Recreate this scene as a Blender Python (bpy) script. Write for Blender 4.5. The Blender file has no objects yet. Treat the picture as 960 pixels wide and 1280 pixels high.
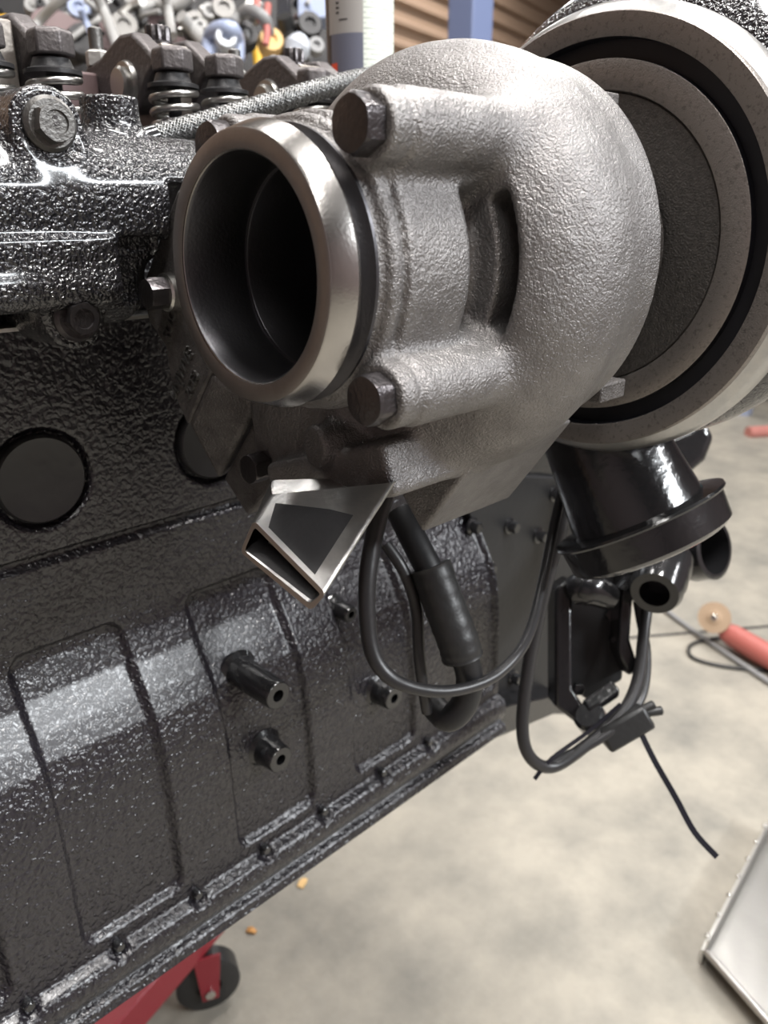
import bpy, bmesh, math, random
import numpy as np
from mathutils import Vector, Matrix

random.seed(4)
SC = bpy.context.scene
COL = SC.collection

# ------------------------------------------------------------------ camera
F = 1000.0                                   # focal length in pixels of the 960x1280 frame
PITCH, YAW = math.radians(20.8), math.radians(45)
CAM = np.array([0, 0, 1.2])
DV = np.array([math.cos(YAW)*math.cos(PITCH), math.sin(YAW)*math.cos(PITCH), -math.sin(PITCH)])
RV = np.array([math.sin(YAW), -math.cos(YAW), 0.0])
UV = np.cross(RV, DV)
cd = bpy.data.cameras.new('camera'); cam = bpy.data.objects.new('camera', cd); COL.objects.link(cam)
cam.matrix_world = Matrix(((RV[0], UV[0], -DV[0], CAM[0]), (RV[1], UV[1], -DV[1], CAM[1]), (RV[2], UV[2], -DV[2], CAM[2]), (0, 0, 0, 1)))
cd.sensor_fit = 'VERTICAL'; cd.sensor_height = 36.0; cd.lens = F/1280*36.0
cd.clip_start = .02; cd.clip_end = 60
cd.dof.use_dof = True; cd.dof.focus_distance = .37; cd.dof.aperture_fstop = cd.lens/2.5
SC.camera = cam

# ------------------------------------------------------------------ world, lamps, exposure
w = bpy.data.worlds.new('world'); SC.world = w; w.use_nodes = True
w.node_tree.nodes['Background'].inputs[0].default_value = (.55, .58, .68, 1)
w.node_tree.nodes['Background'].inputs[1].default_value = .25
ROOM = math.radians(14)                      # the shop is turned 14 degrees against the engine
def room(x, y, z): return Vector((x*math.cos(ROOM)-y*math.sin(ROOM), x*math.sin(ROOM)+y*math.cos(ROOM), z))
def lamp(name, loc, power, sx, sy, target=None, col=(1, .975, .95), spread=180):
    l = bpy.data.lights.new(name, 'AREA'); l.shape = 'RECTANGLE'; l.size = sx; l.size_y = sy; l.energy = power; l.color = col
    l.spread = math.radians(spread)
    o = bpy.data.objects.new(name, l); COL.objects.link(o); o.location = loc
    if target is None: o.rotation_euler = (0, 0, ROOM)
    else: o.rotation_euler = (Vector(target)-Vector(loc)).to_track_quat('-Z', 'Y').to_euler()
    return o
lamp('ceiling_or_wash_lamp', (1.75, -3.3, 3.15), 640, 1.9, .26, (.2, .4, .95), (.93, .97, 1))
lamp('ceiling_or_wash_lamp', (3.0, -2.4, 3.4), 210, 1.3, .2, (.2, .4, .95), (.97, .98, 1))
lamp('ceiling_or_wash_lamp', (.6, -.2, 3.7), 540, 1.5, .2)
lamp('ceiling_or_wash_lamp', (-1.2, -1.2, 3.7), 150, 1.5, .2)
lamp('ceiling_or_wash_lamp', (.5, 1.5, 3.7), 150, 1.5, .2)
lamp('ceiling_or_wash_lamp', (2.8, 1.0, 3.7), 260, 1.5, .2)
lamp('ceiling_or_wash_lamp', (-.6, 2.6, 3.7), 55, 1.5, .2)
lamp('ceiling_or_wash_lamp', (4.6, 2.4, 3.7), 200, 1.5, .2)
w_ = room(6.0, 2.75, 3.75); lamp('ceiling_or_wash_lamp', w_, 330, 3.0, .2)  # added unseen lamp, washes the back wall so its ribs show
SC.view_settings.view_transform = 'Standard'; SC.view_settings.look = 'None'
SC.view_settings.exposure = -2.0; SC.view_settings.gamma = 1.0
SC.cycles.use_denoising = True
SC.cycles.max_bounces = 8

# ------------------------------------------------------------------ placing by sight lines onto real planes
def ray(px, py): return DV+RV*(px-480)/F+UV*(640-py)/F
def at(px, py, d): return CAM+ray(px, py)*d
def onX(px, py, X): v = ray(px, py); return CAM+v*((X-CAM[0])/v[0])
def onY(px, py, Y): v = ray(px, py); return CAM+v*((Y-CAM[1])/v[1])
def onZ(px, py, Z): v = ray(px, py); return CAM+v*((Z-CAM[2])/v[2])
A = np.array

# ------------------------------------------------------------------ materials
def mat(name, col, rough=.5, metal=0.0, bump=None, var=None, spec=.5, coat=0, rvar=0, emit=None, trans=0, detail=2, vor=None, coatr=.12):
    m = bpy.data.materials.new(name); m.use_nodes = True
    nt = m.node_tree; N = nt.nodes; L = nt.links; p = N['Principled BSDF']
    p.inputs['Base Color'].default_value = (*col, 1); p.inputs['Roughness'].default_value = rough
    p.inputs['Metallic'].default_value = metal; p.inputs['Specular IOR Level'].default_value = spec
    p.inputs['Coat Weight'].default_value = coat; p.inputs['Coat Roughness'].default_value = coatr
    if trans: p.inputs['Transmission Weight'].default_value = trans
    tc = N.new('ShaderNodeTexCoord')
    if var:                                  # (scale, second colour, lo, hi)
        n = N.new('ShaderNodeTexNoise'); n.inputs['Scale'].default_value = var[0]; n.inputs['Detail'].default_value = 5
        n.inputs['Roughness'].default_value = .65
        r = N.new('ShaderNodeMapRange'); r.inputs[1].default_value = var[2]; r.inputs[2].default_value = var[3]
        mx = N.new('ShaderNodeMix'); mx.data_type = 'RGBA'
        mx.inputs[6].default_value = (*col, 1); mx.inputs[7].default_value = (*var[1], 1)
        L.new(tc.outputs['Object'], n.inputs['Vector']); L.new(n.outputs[0], r.inputs[0]); L.new(r.outputs[0], mx.inputs[0])
        L.new(mx.outputs[2], p.inputs['Base Color'])
        if rvar:
            r2 = N.new('ShaderNodeMapRange'); r2.inputs[3].default_value = rough-rvar; r2.inputs[4].default_value = rough+rvar
            L.new(n.outputs[0], r2.inputs[0]); L.new(r2.outputs[0], p.inputs['Roughness'])
    if vor:                                  # rounded orange-peel domes (scale, height)
        n = N.new('ShaderNodeTexVoronoi'); n.feature = 'SMOOTH_F1'; n.inputs['Scale'].default_value = vor[0]; n.inputs['Smoothness'].default_value = .6
        wn = N.new('ShaderNodeTexNoise'); wn.inputs['Scale'].default_value = vor[0]*.6; va = N.new('ShaderNodeMix'); va.data_type = 'VECTOR'
        va.inputs[0].default_value = 2.0/vor[0]; va.clamp_factor = False
        L.new(tc.outputs['Object'], va.inputs[4]); L.new(wn.outputs[1], va.inputs[5]); L.new(tc.outputs['Object'], wn.inputs['Vector']); L.new(va.outputs[1], n.inputs['Vector'])
        vb = N.new('ShaderNodeBump'); vb.invert = True; vb.inputs['Strength'].default_value = 1; vb.inputs['Distance'].default_value = vor[1]
        L.new(n.outputs['Distance'], vb.inputs['Height']); L.new(vb.outputs[0], p.inputs['Normal'])
    if bump:                                 # (scale, height in metres[, second scale, height])
        prev = vb if vor else None
        for k in range(0, len(bump), 2):
            n = N.new('ShaderNodeTexNoise'); n.inputs['Scale'].default_value = bump[k]; n.inputs['Detail'].default_value = detail
            b = N.new('ShaderNodeBump'); b.inputs['Strength'].default_value = 1; b.inputs['Distance'].default_value = bump[k+1]
            L.new(tc.outputs['Object'], n.inputs['Vector']); L.new(n.outputs[0], b.inputs['Height'])
            if prev: L.new(prev.outputs[0], b.inputs['Normal'])
            prev = b
        L.new(prev.outputs[0], p.inputs['Normal'])
    return m
M = {}
M['cast'] = mat('cast_iron_silver_paint', (.255, .244, .238), .42, .75, (2200, .0003, 130, .0008), (60, (.175, .165, .162), .35, .75), vor=(850, .00042), rvar=.08)
M['cast_raw'] = mat('raw_cast_iron', (.16, .149, .143), .5, .6, (2000, .0003), vor=(800, .0005), var=(80, (.07, .064, .062), .35, .75))
M['block'] = mat('black_engine_paint', (.0105, .0092, .0125), .28, 0, (110, .0012), spec=.6, coat=.35, vor=(300, .0013), coatr=.24)
M['manifold'] = mat('black_paint_rough_casting', (.011, .0105, .013), .25, 0, (150, .0012), spec=.9, coat=.5, vor=(470, .0016))
M['gloss'] = mat('gloss_black_paint', (.012, .012, .013), .16, 0, (160, .0004), spec=.6, coat=.4)
M['gloss_rough'] = mat('gloss_black_rough_casting', (.012, .011, .014), .2, 0, (150, .0006), spec=.9, coat=.5, vor=(520, .0012))
M['satin'] = mat('satin_black', (.013, .013, .014), .48, 0, (120, .0003))
M['plug'] = mat('core_plug_black', (.02, .0195, .021), .38, 0, (60, .0006))
M['steel'] = mat('turned_steel', (.50, .48, .46), .24, 1.0, (900, .00006), (30, (.40, .385, .37), .3, .7))
M['face'] = mat('machined_face', (.30, .275, .26), .38, .9, (1200, .00008), (50, (.24, .215, .205), .3, .7))
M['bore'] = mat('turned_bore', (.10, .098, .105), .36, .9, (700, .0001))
M['ring'] = mat('machined_ring_speckled', (.28, .255, .235), .42, .75, (1100, .00025), (420, (.15, .135, .125), .53, .72))
M['disc'] = mat('grey_backplate', (.12, .112, .105), .45, .7, (900, .0006), (300, (.075, .07, .066), .4, .7))
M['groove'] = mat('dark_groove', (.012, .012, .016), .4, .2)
M['bolt'] = mat('black_oxide_bolt', (.085, .078, .08), .3, .85, (500, .0003))
M['bolt_grey'] = mat('phosphate_bolt', (.16, .155, .148), .42, .8, (700, .0003))
M['bolt_bright'] = mat('bright_bolt', (.62, .61, .58), .25, 1.0, (500, .0002))
M['zinc'] = mat('plated_steel', (.5, .49, .475), .36, 1.0, (250, .0002), (90, (.42, .42, .42), .4, .7))
M['arm'] = mat('rocker_forging', (.13, .118, .117), .5, .7, (300, .0006))
M['pedestal'] = mat('machined_pedestal', (.30, .27, .24), .42, .7, (200, .0003), (60, (.2, .18, .16), .4, .7))
M['spring'] = mat('spring_steel', (.42, .41, .39), .3, 1.0)
M['dark'] = mat('dark_oily_steel', (.03, .029, .03), .45, .3, (200, .0004))
M['rubber'] = mat('black_rubber', (.022, .022, .022), .42, 0, (150, .0004))
M['sheath'] = mat('black_cable_sheath', (.03, .029, .030), .36, 0, (100, .0002))
M['floor'] = mat('worn_concrete', (.36, .33, .275), .6, 0, (40, .002), (5.0, (.20, .19, .165), .36, .72), rvar=.1)
M['wall'] = mat('brown_siding', (.34, .235, .165), .6, 0, (3, .004))
M['wall2'] = mat('tan_wall', (.30, .24, .245), .7)
M['ceil'] = mat('pale_ceiling', (.2, .19, .185), .8)
M['blue'] = mat('blue_post_paint', (.16, .2, .34), .45, 0)
M['red'] = mat('red_stand_paint', (.24, .02, .03), .35, 0, (80, .0004))
M['red2'] = mat('red_plastic', (.42, .12, .1), .45)
M['tan'] = mat('abrasive_disc', (.42, .30, .20), .8, 0, (500, .001))
M['grey'] = mat('grey_plastic', (.25, .25, .25), .5)
M['greyl'] = mat('pale_grey_plastic', (.34, .335, .325), .45)
M['alu'] = mat('cast_aluminium', (.58, .57, .54), .4, .8, (200, .0006))
M['sheet'] = mat('aluminium_sheet', (.5, .49, .47), .32, .9, (30, .0006), (6, (.52, .51, .48), .35, .7))
M['yellow'] = mat('yellow_plastic', (.85, .5, .04), .4)
M['orange'] = mat('orange_red_print', (.8, .09, .04), .4)
M['blueg'] = mat('blue_grey_film', (.33, .38, .52), .3)
M['white'] = mat('white_plastic', (.5, .53, .58), .35)
M['teal'] = mat('teal_paint', (.05, .28, .32), .5)
M['canblack'] = mat('can_black', (.015, .015, .02), .22, .1)
M['canlab'] = mat('can_label_grey', (.38, .36, .34), .35)
M['canlow'] = mat('can_label_slate', (.15, .155, .2), .35)
M['pink'] = mat('faded_red_hose', (.5, .2, .17), .6)
M['leaf'] = mat('dry_leaf', (.5, .25, .08), .7)
M['wood'] = mat('wood_chip', (.75, .5, .22), .7)
M['brownm'] = mat('brown_casing', (.16, .11, .11), .5, .2)
# printed back panel: rows of very small print on pale green
m = mat('can_print_panel', (.72, .76, .68), .4); nt = m.node_tree
tc = nt.nodes['Texture Coordinate']; br = nt.nodes.new('ShaderNodeTexBrick')
br.inputs['Color1'].default_value = (.16, .18, .16, 1); br.inputs['Color2'].default_value = (.34, .37, .33, 1); br.inputs['Mortar'].default_value = (.72, .76, .68, 1)
br.inputs['Scale'].default_value = 1; br.inputs['Mortar Size'].default_value = .0019; br.inputs['Brick Width'].default_value = .016; br.inputs['Row Height'].default_value = .0042
br.offset = .37
sp = nt.nodes.new('ShaderNodeSeparateXYZ'); cb = nt.nodes.new('ShaderNodeCombineXYZ')
nt.links.new(tc.outputs['Object'], sp.inputs[0]); nt.links.new(sp.outputs[0], cb.inputs[0]); nt.links.new(sp.outputs[2], cb.inputs[1])
nt.links.new(cb.outputs[0], br.inputs['Vector']); nt.links.new(br.outputs[0], nt.nodes['Principled BSDF'].inputs['Base Color'])
M['print'] = m
# steel braid: two crossed diagonal waves along the hose (uv: u around, v along)
m = mat('steel_braid', (.21, .21, .207), .33, .9); M['braid'] = m

# ------------------------------------------------------------------ object helpers
ROOT = {}
def thing(name, label, cat, loc, group=None):
    o = bpy.data.objects.new(name, None); o.empty_display_size = .02; COL.objects.link(o); o.location = tuple(loc)
    o['label'] = label; o['category'] = cat
    if group: o['group'] = group
    ROOT[o.name] = A(loc, dtype=float); return o
def tag(o, label, cat, group=None):
    o['label'] = label; o['category'] = cat
    if group: o['group'] = group
    return o
def dup(o, delta, label=None, parent=None):
    c = o.copy(); COL.objects.link(c)
    if parent is None:
        c.location = Vector(o.location)+Vector(delta)
        if label: c['label'] = label
    else: c.parent = parent
    for ch in list(o.children): dup(ch, delta, None, c)
    return c

def frame(axis, upv=(0, 0, 1)):
    z = A(axis, float); z = z/np.linalg.norm(z); u = A(upv, float)
    if abs(u@z) > .95: u = A((0, 1., 0)) if abs(z[1]) < .9 else A((1., 0, 0))
    x = np.cross(u, z); x /= np.linalg.norm(x); return x, np.cross(z, x), z
def spline(pts, n=10, closed=False):
    P = [A(p, float) for p in pts]; out = []
    k = len(P)
    for i in range(k if closed else k-1):
        g = (lambda j: P[j % k]) if closed else (lambda j: P[min(max(j, 0), k-1)])
        p0, p1, p2, p3 = g(i-1), g(i), g(i+1), g(i+2)
        for t in np.linspace(0, 1, n, endpoint=False):
            out.append(.5*((2*p1)+(-p0+p2)*t+(2*p0-5*p1+4*p2-p3)*t*t+(-p0+3*p1-3*p2+p3)*t**3))
    if not closed: out.append(P[-1])
    return out

class MB:
    def __init__(s): s.v = []; s.f = []; s.uv = {}
    def add(s, v, f):
        n = len(s.v); s.v += [tuple(map(float, p)) for p in v]; s.f += [tuple(i+n for i in q) for q in f]; return s
    def loft(s, rings, closed=True, cap0=True, cap1=True):
        n = len(rings[0]); v = [p for r in rings for p in r]; f = []
        for i in range(len(rings)-1):
            for j in range(n if closed else n-1):
                a = i*n+j; b = i*n+(j+1) % n; f.append((a, b, b+n, a+n))
        if cap0: f.append(tuple(range(n-1, -1, -1)))
        if cap1: f.append(tuple(range((len(rings)-1)*n, len(rings)*n)))
        return s.add(v, f)
    def lathe(s, o, axis, prof, n=48, cap0=False, cap1=False, a0=0, a1=2*math.pi, upv=(0, 0, 1)):
        x, y, z = frame(axis, upv); o = A(o, float); full = abs(a1-a0-2*math.pi) < 1e-6
        an = np.linspace(a0, a1, n, endpoint=not full)
        rings = [[o+z*t+(x*math.cos(a)+y*math.sin(a))*r for a in an] for t, r in prof]
        return s.loft(rings, full, cap0, cap1)
    def cyl(s, a, b, r, n=24, r2=None, ch=0):
        a = A(a, float); b = A(b, float); L = np.linalg.norm(b-a); r2 = r if r2 is None else r2
        pr = [(0, r), (L, r2)] if not ch else [(0, r-ch), (ch, r), (L-ch, r2), (L, r2-ch)]
        return s.lathe(a, b-a, pr, n, True, True)
    def tube(s, pts, r, n=12, smooth=0, closed=False):
        P = spline(pts, smooth, closed) if smooth else [A(p, float) for p in pts]
        rr = r if hasattr(r, '__len__') else [r]*len(P)
        if len(rr) != len(P): rr = np.interp(np.linspace(0, 1, len(P)), np.linspace(0, 1, len(rr)), rr)
        rings = []; u = None; K = len(P)
        for i, p in enumerate(P):
            t = (P[(i+1) % K]-P[i-1]) if closed else P[min(i+1, K-1)]-P[max(i-1, 0)]
            t = t/(np.linalg.norm(t)+1e-12)
            if u is None: u = frame(t)[0]
            u = u-t*(u@t); u /= np.linalg.norm(u); v = np.cross(t, u)
            rings.append([p+(u*math.cos(a)+v*math.sin(a))*rr[i] for a in np.linspace(0, 2*math.pi, n, endpoint=False)])
        if closed: rings.append(rings[0]); return s.loft(rings, True, False, False)
        return s.loft(rings)
    def box(s, c, h, X=(1, 0, 0), Y=(0, 1, 0), Z=(0, 0, 1)):
        c = A(c, float); X, Y, Z = A(X, float), A(Y, float), A(Z, float)
        v = [c+X*h[0]*i+Y*h[1]*j+Z*h[2]*k for k in (-1, 1) for j in (-1, 1) for i in (-1, 1)]
        return s.add(v, [(0, 2, 3, 1), (4, 5, 7, 6), (0, 1, 5, 4), (2, 6, 7, 3), (0, 4, 6, 2), (1, 3, 7, 5)])
    def prism(s, poly, d):
        d = A(d, float); P = [A(p, float) for p in poly]
        return s.loft([P, [p+d for p in P]])
    def hexa(s, o, axis, af, h, n=6, ch=.12, rot=0, upv=(0, 0, 1)):
        x, y, z = frame(axis, upv); o = A(o, float); R = af/2/math.cos(math.pi/n)
        an = [rot+2*math.pi*i/n for i in range(n)]; m = 8
        ring = lambda t, r: [o+z*t+(x*math.cos(a)+y*math.sin(a))*r for a in an]
        return s.loft([ring(0, R), ring(h*(1-ch), R), ring(h, R*.86)])
    def twelve(s, o, axis, r, h):
        x, y, z = frame(axis); o = A(o, float)
        ring = lambda t, k: [o+z*t+(x*math.cos(i*math.pi/12)+y*math.sin(i*math.pi/12))*(r if i % 2 == 0 else r*.86)*k for i in range(24)]
        s.lathe(o, axis, [(0, r*1.25), (h*.2, r*1.22), (h*.28, r)], 24, True, True)
        return s.loft([ring(h*.2, 1), ring(h*.92, 1), ring(h, .9)])
    def ball(s, c, r, n=12):
        return s.lathe(A(c, float)-A((0, 0, r)), (0, 0, 1), [(r-r*math.cos(t), max(1e-5, r*math.sin(t))) for t in np.linspace(0, math.pi, n)], n*2)
    def build(s, name, mt, parent=None, bevel=0, seg=2, angle=38, off=None, fix=True):
        me = bpy.data.meshes.new(name)
        o0 = off if off is not None else (ROOT[rootname(parent)] if parent is not None else A((0, 0, 0.)))
        me.from_pydata([tuple(A(p)-o0) for p in s.v], [], s.f)
        if fix:
            bm = bmesh.new(); bm.from_mesh(me); bmesh.ops.recalc_face_normals(bm, faces=bm.faces); bm.to_mesh(me); bm.free()
        return finish(me, name, mt, parent, bevel, seg, angle, o0)
def rootname(p):
    while p.parent is not None: p = p.parent
    return p.name
def finish(me, name, mt, parent, bevel=0, seg=2, angle=38, o0=None):
    me.polygons.foreach_set('use_smooth', [True]*len(me.polygons))
    if angle: me.set_sharp_from_angle(angle=math.radians(angle))
    me.materials.append(mt if not isinstance(mt, str) else M[mt])
    o = bpy.data.objects.new(name, me); COL.objects.link(o)
    if parent is not None: o.parent = parent
    else:
        o.location = tuple(o0); ROOT[o.name] = A(o0, float)
    if bevel:
        b = o.modifiers.new('bevel', 'BEVEL'); b.width = bevel; b.segments = seg; b.limit_method = 'ANGLE'; b.angle_limit = math.radians(35)
        b.harden_normals = False
    return o

# signed distance shapes meshed by surface nets: soft fillets of castings
def smin(a, b, k):
    h = np.clip(.5+.5*(b-a)/k, 0, 1); return b*(1-h)+a*h-k*h*(1-h)
def smax(a, b, k): return -smin(-a, -b, k)
def s_cyl(P, a, b, r, rd=.002):
    a = A(a, float); b = A(b, float); L = np.linalg.norm(b-a); d = (b-a)/L
    q = [P[i]-np.float32((a[i]+b[i])/2) for i in range(3)]
    t = q[0]*d[0]+q[1]*d[1]+q[2]*d[2]
    rr = np.sqrt(np.maximum(q[0]**2+q[1]**2+q[2]**2-t*t, 0)); dx = rr-(r-rd); dy = np.abs(t)-(L/2-rd)
    return np.minimum(np.maximum(dx, dy), 0)+np.sqrt(np.maximum(dx, 0)**2+np.maximum(dy, 0)**2)-rd
def s_cap(P, a, b, r, r2=None):
    a = A(a, float); b = A(b, float); ba = b-a; r2 = r if r2 is None else r2
    q = [P[i]-np.float32(a[i]) for i in range(3)]
    h = np.clip((q[0]*ba[0]+q[1]*ba[1]+q[2]*ba[2])/(ba@ba), 0, 1)
    return np.sqrt(sum((q[i]-ba[i]*h)**2 for i in range(3)))-(r+(r2-r)*h)
def s_box(P, c, h, R=None, rd=.003):
    R = np.eye(3) if R is None else A(R, float)
    q = [P[i]-np.float32(c[i]) for i in range(3)]
    e = [np.abs(R[k][0]*q[0]+R[k][1]*q[1]+R[k][2]*q[2])-(h[k]-rd) for k in range(3)]
    return np.sqrt(sum(np.maximum(x, 0)**2 for x in e))+np.minimum(np.maximum(np.maximum(e[0], e[1]), e[2]), 0)-rd
def nets(name, fn, lo, hi, h, mt, parent, angle=0):
    ax = [np.arange(lo[i], hi[i]+h, h, dtype=np.float32) for i in range(3)]
    P = np.meshgrid(*ax, indexing='ij'); V = fn(P).astype(np.float32); sg = V < 0
    n = V.shape; cnt = np.zeros((n[0]-1, n[1]-1, n[2]-1), np.int8)
    for i in (0, 1):
        for j in (0, 1):
            for k in (0, 1): cnt += sg[i:n[0]-1+i, j:n[1]-1+j, k:n[2]-1+k]
    act = (cnt > 0) & (cnt < 8); I = np.argwhere(act); idx = -np.ones(act.shape, np.int64); idx[act] = np.arange(len(I))
    acc = np.zeros((len(I), 3)); c = np.zeros(len(I))
    for d in range(3):
        o1, o2 = [k for k in range(3) if k != d]
        for p in (0, 1):
            for q in (0, 1):
                s0 = I.copy(); s0[:, o1] += p; s0[:, o2] += q; s1 = s0.copy(); s1[:, d] += 1
                a = V[tuple(s0.T)]; b = V[tuple(s1.T)]; ok = (a < 0) != (b < 0)
                t = np.where(ok, a/np.where(ok, a-b, 1), 0); pos = s0.astype(float); pos[:, d] += t
                acc[ok] += pos[ok]; c[ok] += 1
    vert = acc/c[:, None]*h+A(lo, float); quads = []
    for d in range(3):
        o1, o2 = [(1, 2), (2, 0), (0, 1)][d]
        sl0 = [slice(None)]*3; sl1 = [slice(None)]*3; sl0[d] = slice(0, n[d]-1); sl1[d] = slice(1, n[d])
        E = np.argwhere(sg[tuple(sl0)] != sg[tuple(sl1)])
        ok = (E[:, o1] > 0) & (E[:, o2] > 0) & (E[:, o1] < n[o1]-1) & (E[:, o2] < n[o2]-1); E = E[ok]
        fl = sg[tuple(E.T)]
        def g(du, dv):
            e = E.copy(); e[:, o1] += du; e[:, o2] += dv; return idx[tuple(e.T)]
        q = np.stack([g(-1, -1), g(0, -1), g(0, 0), g(-1, 0)], 1); q[~fl] = q[~fl][:, ::-1]; quads.append(q)
    Q = np.concatenate(quads)
    o0 = ROOT[rootname(parent)] if parent is not None else A((0, 0, 0.))
    me = bpy.data.meshes.new(name); me.vertices.add(len(vert)); me.vertices.foreach_set('co', (vert-o0).astype(np.float32).ravel())
    me.loops.add(len(Q)*4); me.loops.foreach_set('vertex_index', Q.ravel().astype(np.int32))
    me.polygons.add(len(Q)); me.polygons.foreach_set('loop_start', np.arange(0, len(Q)*4, 4, dtype=np.int32))
    me.update(calc_edges=True); me.validate()
    return finish(me, name, mt, parent, angle=angle, o0=o0)

def text(name, s, o, xd, yd, size, depth, mt, parent):
    c = bpy.data.curves.new(name, 'FONT'); c.body = s; c.size = size; c.extrude = depth; c.align_x = 'CENTER'; c.align_y = 'CENTER'; c.resolution_u = 3
    t = bpy.data.objects.new(name, c); COL.objects.link(t); bpy.context.view_layer.update()
    me = bpy.data.meshes.new_from_object(t); bpy.data.objects.remove(t); bpy.data.curves.remove(c)
    xd = A(xd, float); xd /= np.linalg.norm(xd); yd = A(yd, float); yd = yd-xd*(xd@yd); yd /= np.linalg.norm(yd); zd = np.cross(xd, yd)
    o0 = ROOT[rootname(parent)]; o = A(o, float)-o0
    me.transform(Matrix([[xd[i], yd[i], zd[i], o[i]] for i in range(3)]+[[0, 0, 0, 1]])); me.name = name
    return finish(me, name, mt, parent)

# ================================================================== THE ROOM
def struct(name, mb, mt, bevel=0):
    o = mb.build(name, mt, None, bevel); o['kind'] = 'structure'; return o
def rbox(mb, x0, x1, y0, y1, z0, z1):
    X = room(1, 0, 0); Y = room(0, 1, 0)
    return mb.box(room((x0+x1)/2, (y0+y1)/2, (z0+z1)/2), ((x1-x0)/2, (y1-y0)/2, (z1-z0)/2), X, Y)
X0, X1, Y0, Y1, H = -4.5, 12.0, -4.0, 3.5, 4.0
struct('floor', rbox(MB(), X0, X1, Y0, Y1, -.12, 0), M['floor'])
struct('ceiling', rbox(MB(), X0, X1, Y0, Y1, H, H+.1), M['ceil'])
struct('wall_left', rbox(MB(), X0-.12, X0, Y0, Y1, 0, H), M['wall2'])
struct('wall_right', rbox(MB(), X1, X1+.12, Y0, Y1, 0, H), M['wall2'])
struct('wall_front', rbox(MB(), X0, X1, Y0-.12, Y0, 0, H), M['wall2'])
mb = MB(); prof = []                          # ribbed siding, real profile
z = 0
while z < H:
    prof += [(0, z), (0, z+.08), (.035, z+.095), (.035, z+.125), (0, z+.15)]; z += .15
prof.append((0, H)); prof += [(-.12, H), (-.12, 0)]
ring0 = [A(room(X0, Y1-p, zz)) for p, zz in prof]; ring1 = [A(room(X1, Y1-p, zz)) for p, zz in prof]
mb.loft([ring0, ring1]); struct('wall_back', mb, M['wall'])

ja, jb = onZ(720, 803, 0), onZ(960, 783, 0); jd = (jb-ja)/np.linalg.norm(jb-ja); jn = np.cross(jd, (0, 0, 1.))
struct('trim_1', MB().box((ja+jb)/2+jd*.6, (2.6, .006, .0008), jd, jn), M['dark'])

# ================================================================== ENGINE BLOCK
BY = .4576
eng = thing('engine_block', 'black painted engine block with ribbed crankcase under the turbocharger', 'engine', (.3, .55, .70))
def sstep(x, a, b):
    t = np.clip((x-a)/(b-a), 0, 1); return t*t*(3-2*t)
def block_side(x0, x1, z0, z1, h):
    xs = np.arange(x0, x1+h/2, h); zs = np.arange(z0, z1+h/2, h); X, Z = np.meshgrid(xs, zs, indexing='ij')
    base = np.interp(Z, [.60, .72, .75, .82, .85, .865, .88, .895, .915, .935, .947, 1.2], [.409, .409, .411, .4140, .4172, .4205, .4258, .4345, .4468, .4560, BY, BY])
    Y = base.copy()
    for pc in (.0525, .1725, .2955, .4150, .535):
        hx = .0385; hz = .100; zc = .846; r = .012
        dx = np.abs(X-pc)-(hx-r); dz = np.abs(Z-zc)-(hz-r)
        sd = np.hypot(np.maximum(dx, 0), np.maximum(dz, 0))+np.minimum(np.maximum(dx, dz), 0)-r
        Y += .0055*(1-sstep(sd, -.005, .0005))
    # undercut seam along the whole block
    Y += .0045*sstep(Z, .9975, .9995)*(1-sstep(Z, 1.0035, 1.006))
    # pan rail, with scallops at its bolts
    rail = 1-sstep(Z, .733, .7375)
    for nx in A([.035, .0955, .156, .217, .278, .337, .4055, .466]):
        d = np.hypot(X-nx, Z-.7375); rail = rail*sstep(d, .004, .0085)
    Y = np.where(rail > 0, Y*(1-rail)+rail*(.401+.002*np.sin((Z-.7)*200)), Y)
    Y += .005*sstep(Z, .7075, .709)*(1-sstep(Z, .711, .7125))
    Y -= .004*(1-sstep(Z, .7065, .7085))
    # recesses round the core plugs
    for pc in (.1732, .2932, .4132, .0532):
        d = np.hypot(X-pc, Z-1.0507); Y += .006*(1-sstep(d, .0285, .0315))
    n, k = X.shape; v = np.stack([X, Y, Z], -1).reshape(-1, 3)
    i, j = np.meshgrid(np.arange(n-1), np.arange(k-1), indexing='ij'); a = (i*k+j).ravel()
    f = np.stack([a, a+k, a+k+1, a+1], 1)
    return v, f
mb = MB(); v, f = block_side(.0, .575, .70, 1.1385, .0015); mb.v = [tuple(p) for p in v]; mb.f = [tuple(map(int, q)) for q in f]
mb.build('side_casting', M['block'], eng, fix=False, angle=0)
MB().box((.2875, .60, .905), (.2875, .135, .205)).build('crankcase_core', M['block'], eng)
MB().box((.2875, .595, .9195), (.2874, .1365, .2185)).build('cylinder_bank', M['block'], eng, .004) if False else None
mb = MB(); mb.box((.2875, .60, 1.118), (.287, .138, .0203)); mb.build('deck', M['block'], eng)
for pc in (.0532, .1732, .2932, .4132):
    mb = MB(); R = .0268
    mb.lathe((pc, BY+.006, 1.0507), (0, -1, 0), [(0, R), (.0055, R), (.0075, R-.0015), (.0068, R-.006), (.0062, .012), (.0062, .0001)], 56)
    mb.build('core_plug', M['plug'], eng)
def stud_boss(tip, base, r, hole):
    mb = MB(); tip = A(tip, float); base = A(base, float); L = np.linalg.norm(tip-base)
    mb.lathe(base, tip-base, [(0, r*1.5), (.003, r*1.18), (.008, r*1.1), (L-.0015, r), (L, r-.001), (L, hole), (L-.012, hole), (L-.012, .0001)], 28)
    mb.build('stud_boss', M['gloss'], eng)
stud_boss((.284, .388, .8825), (.284, .436, .8825), .0105, .0045)
stud_boss((.292, .400, .8175), (.292, .42, .8175), .0105, .0042)
stud_boss((.4125, .400, .8135), (.4125, .42, .8135), .0105, .0042)
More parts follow.
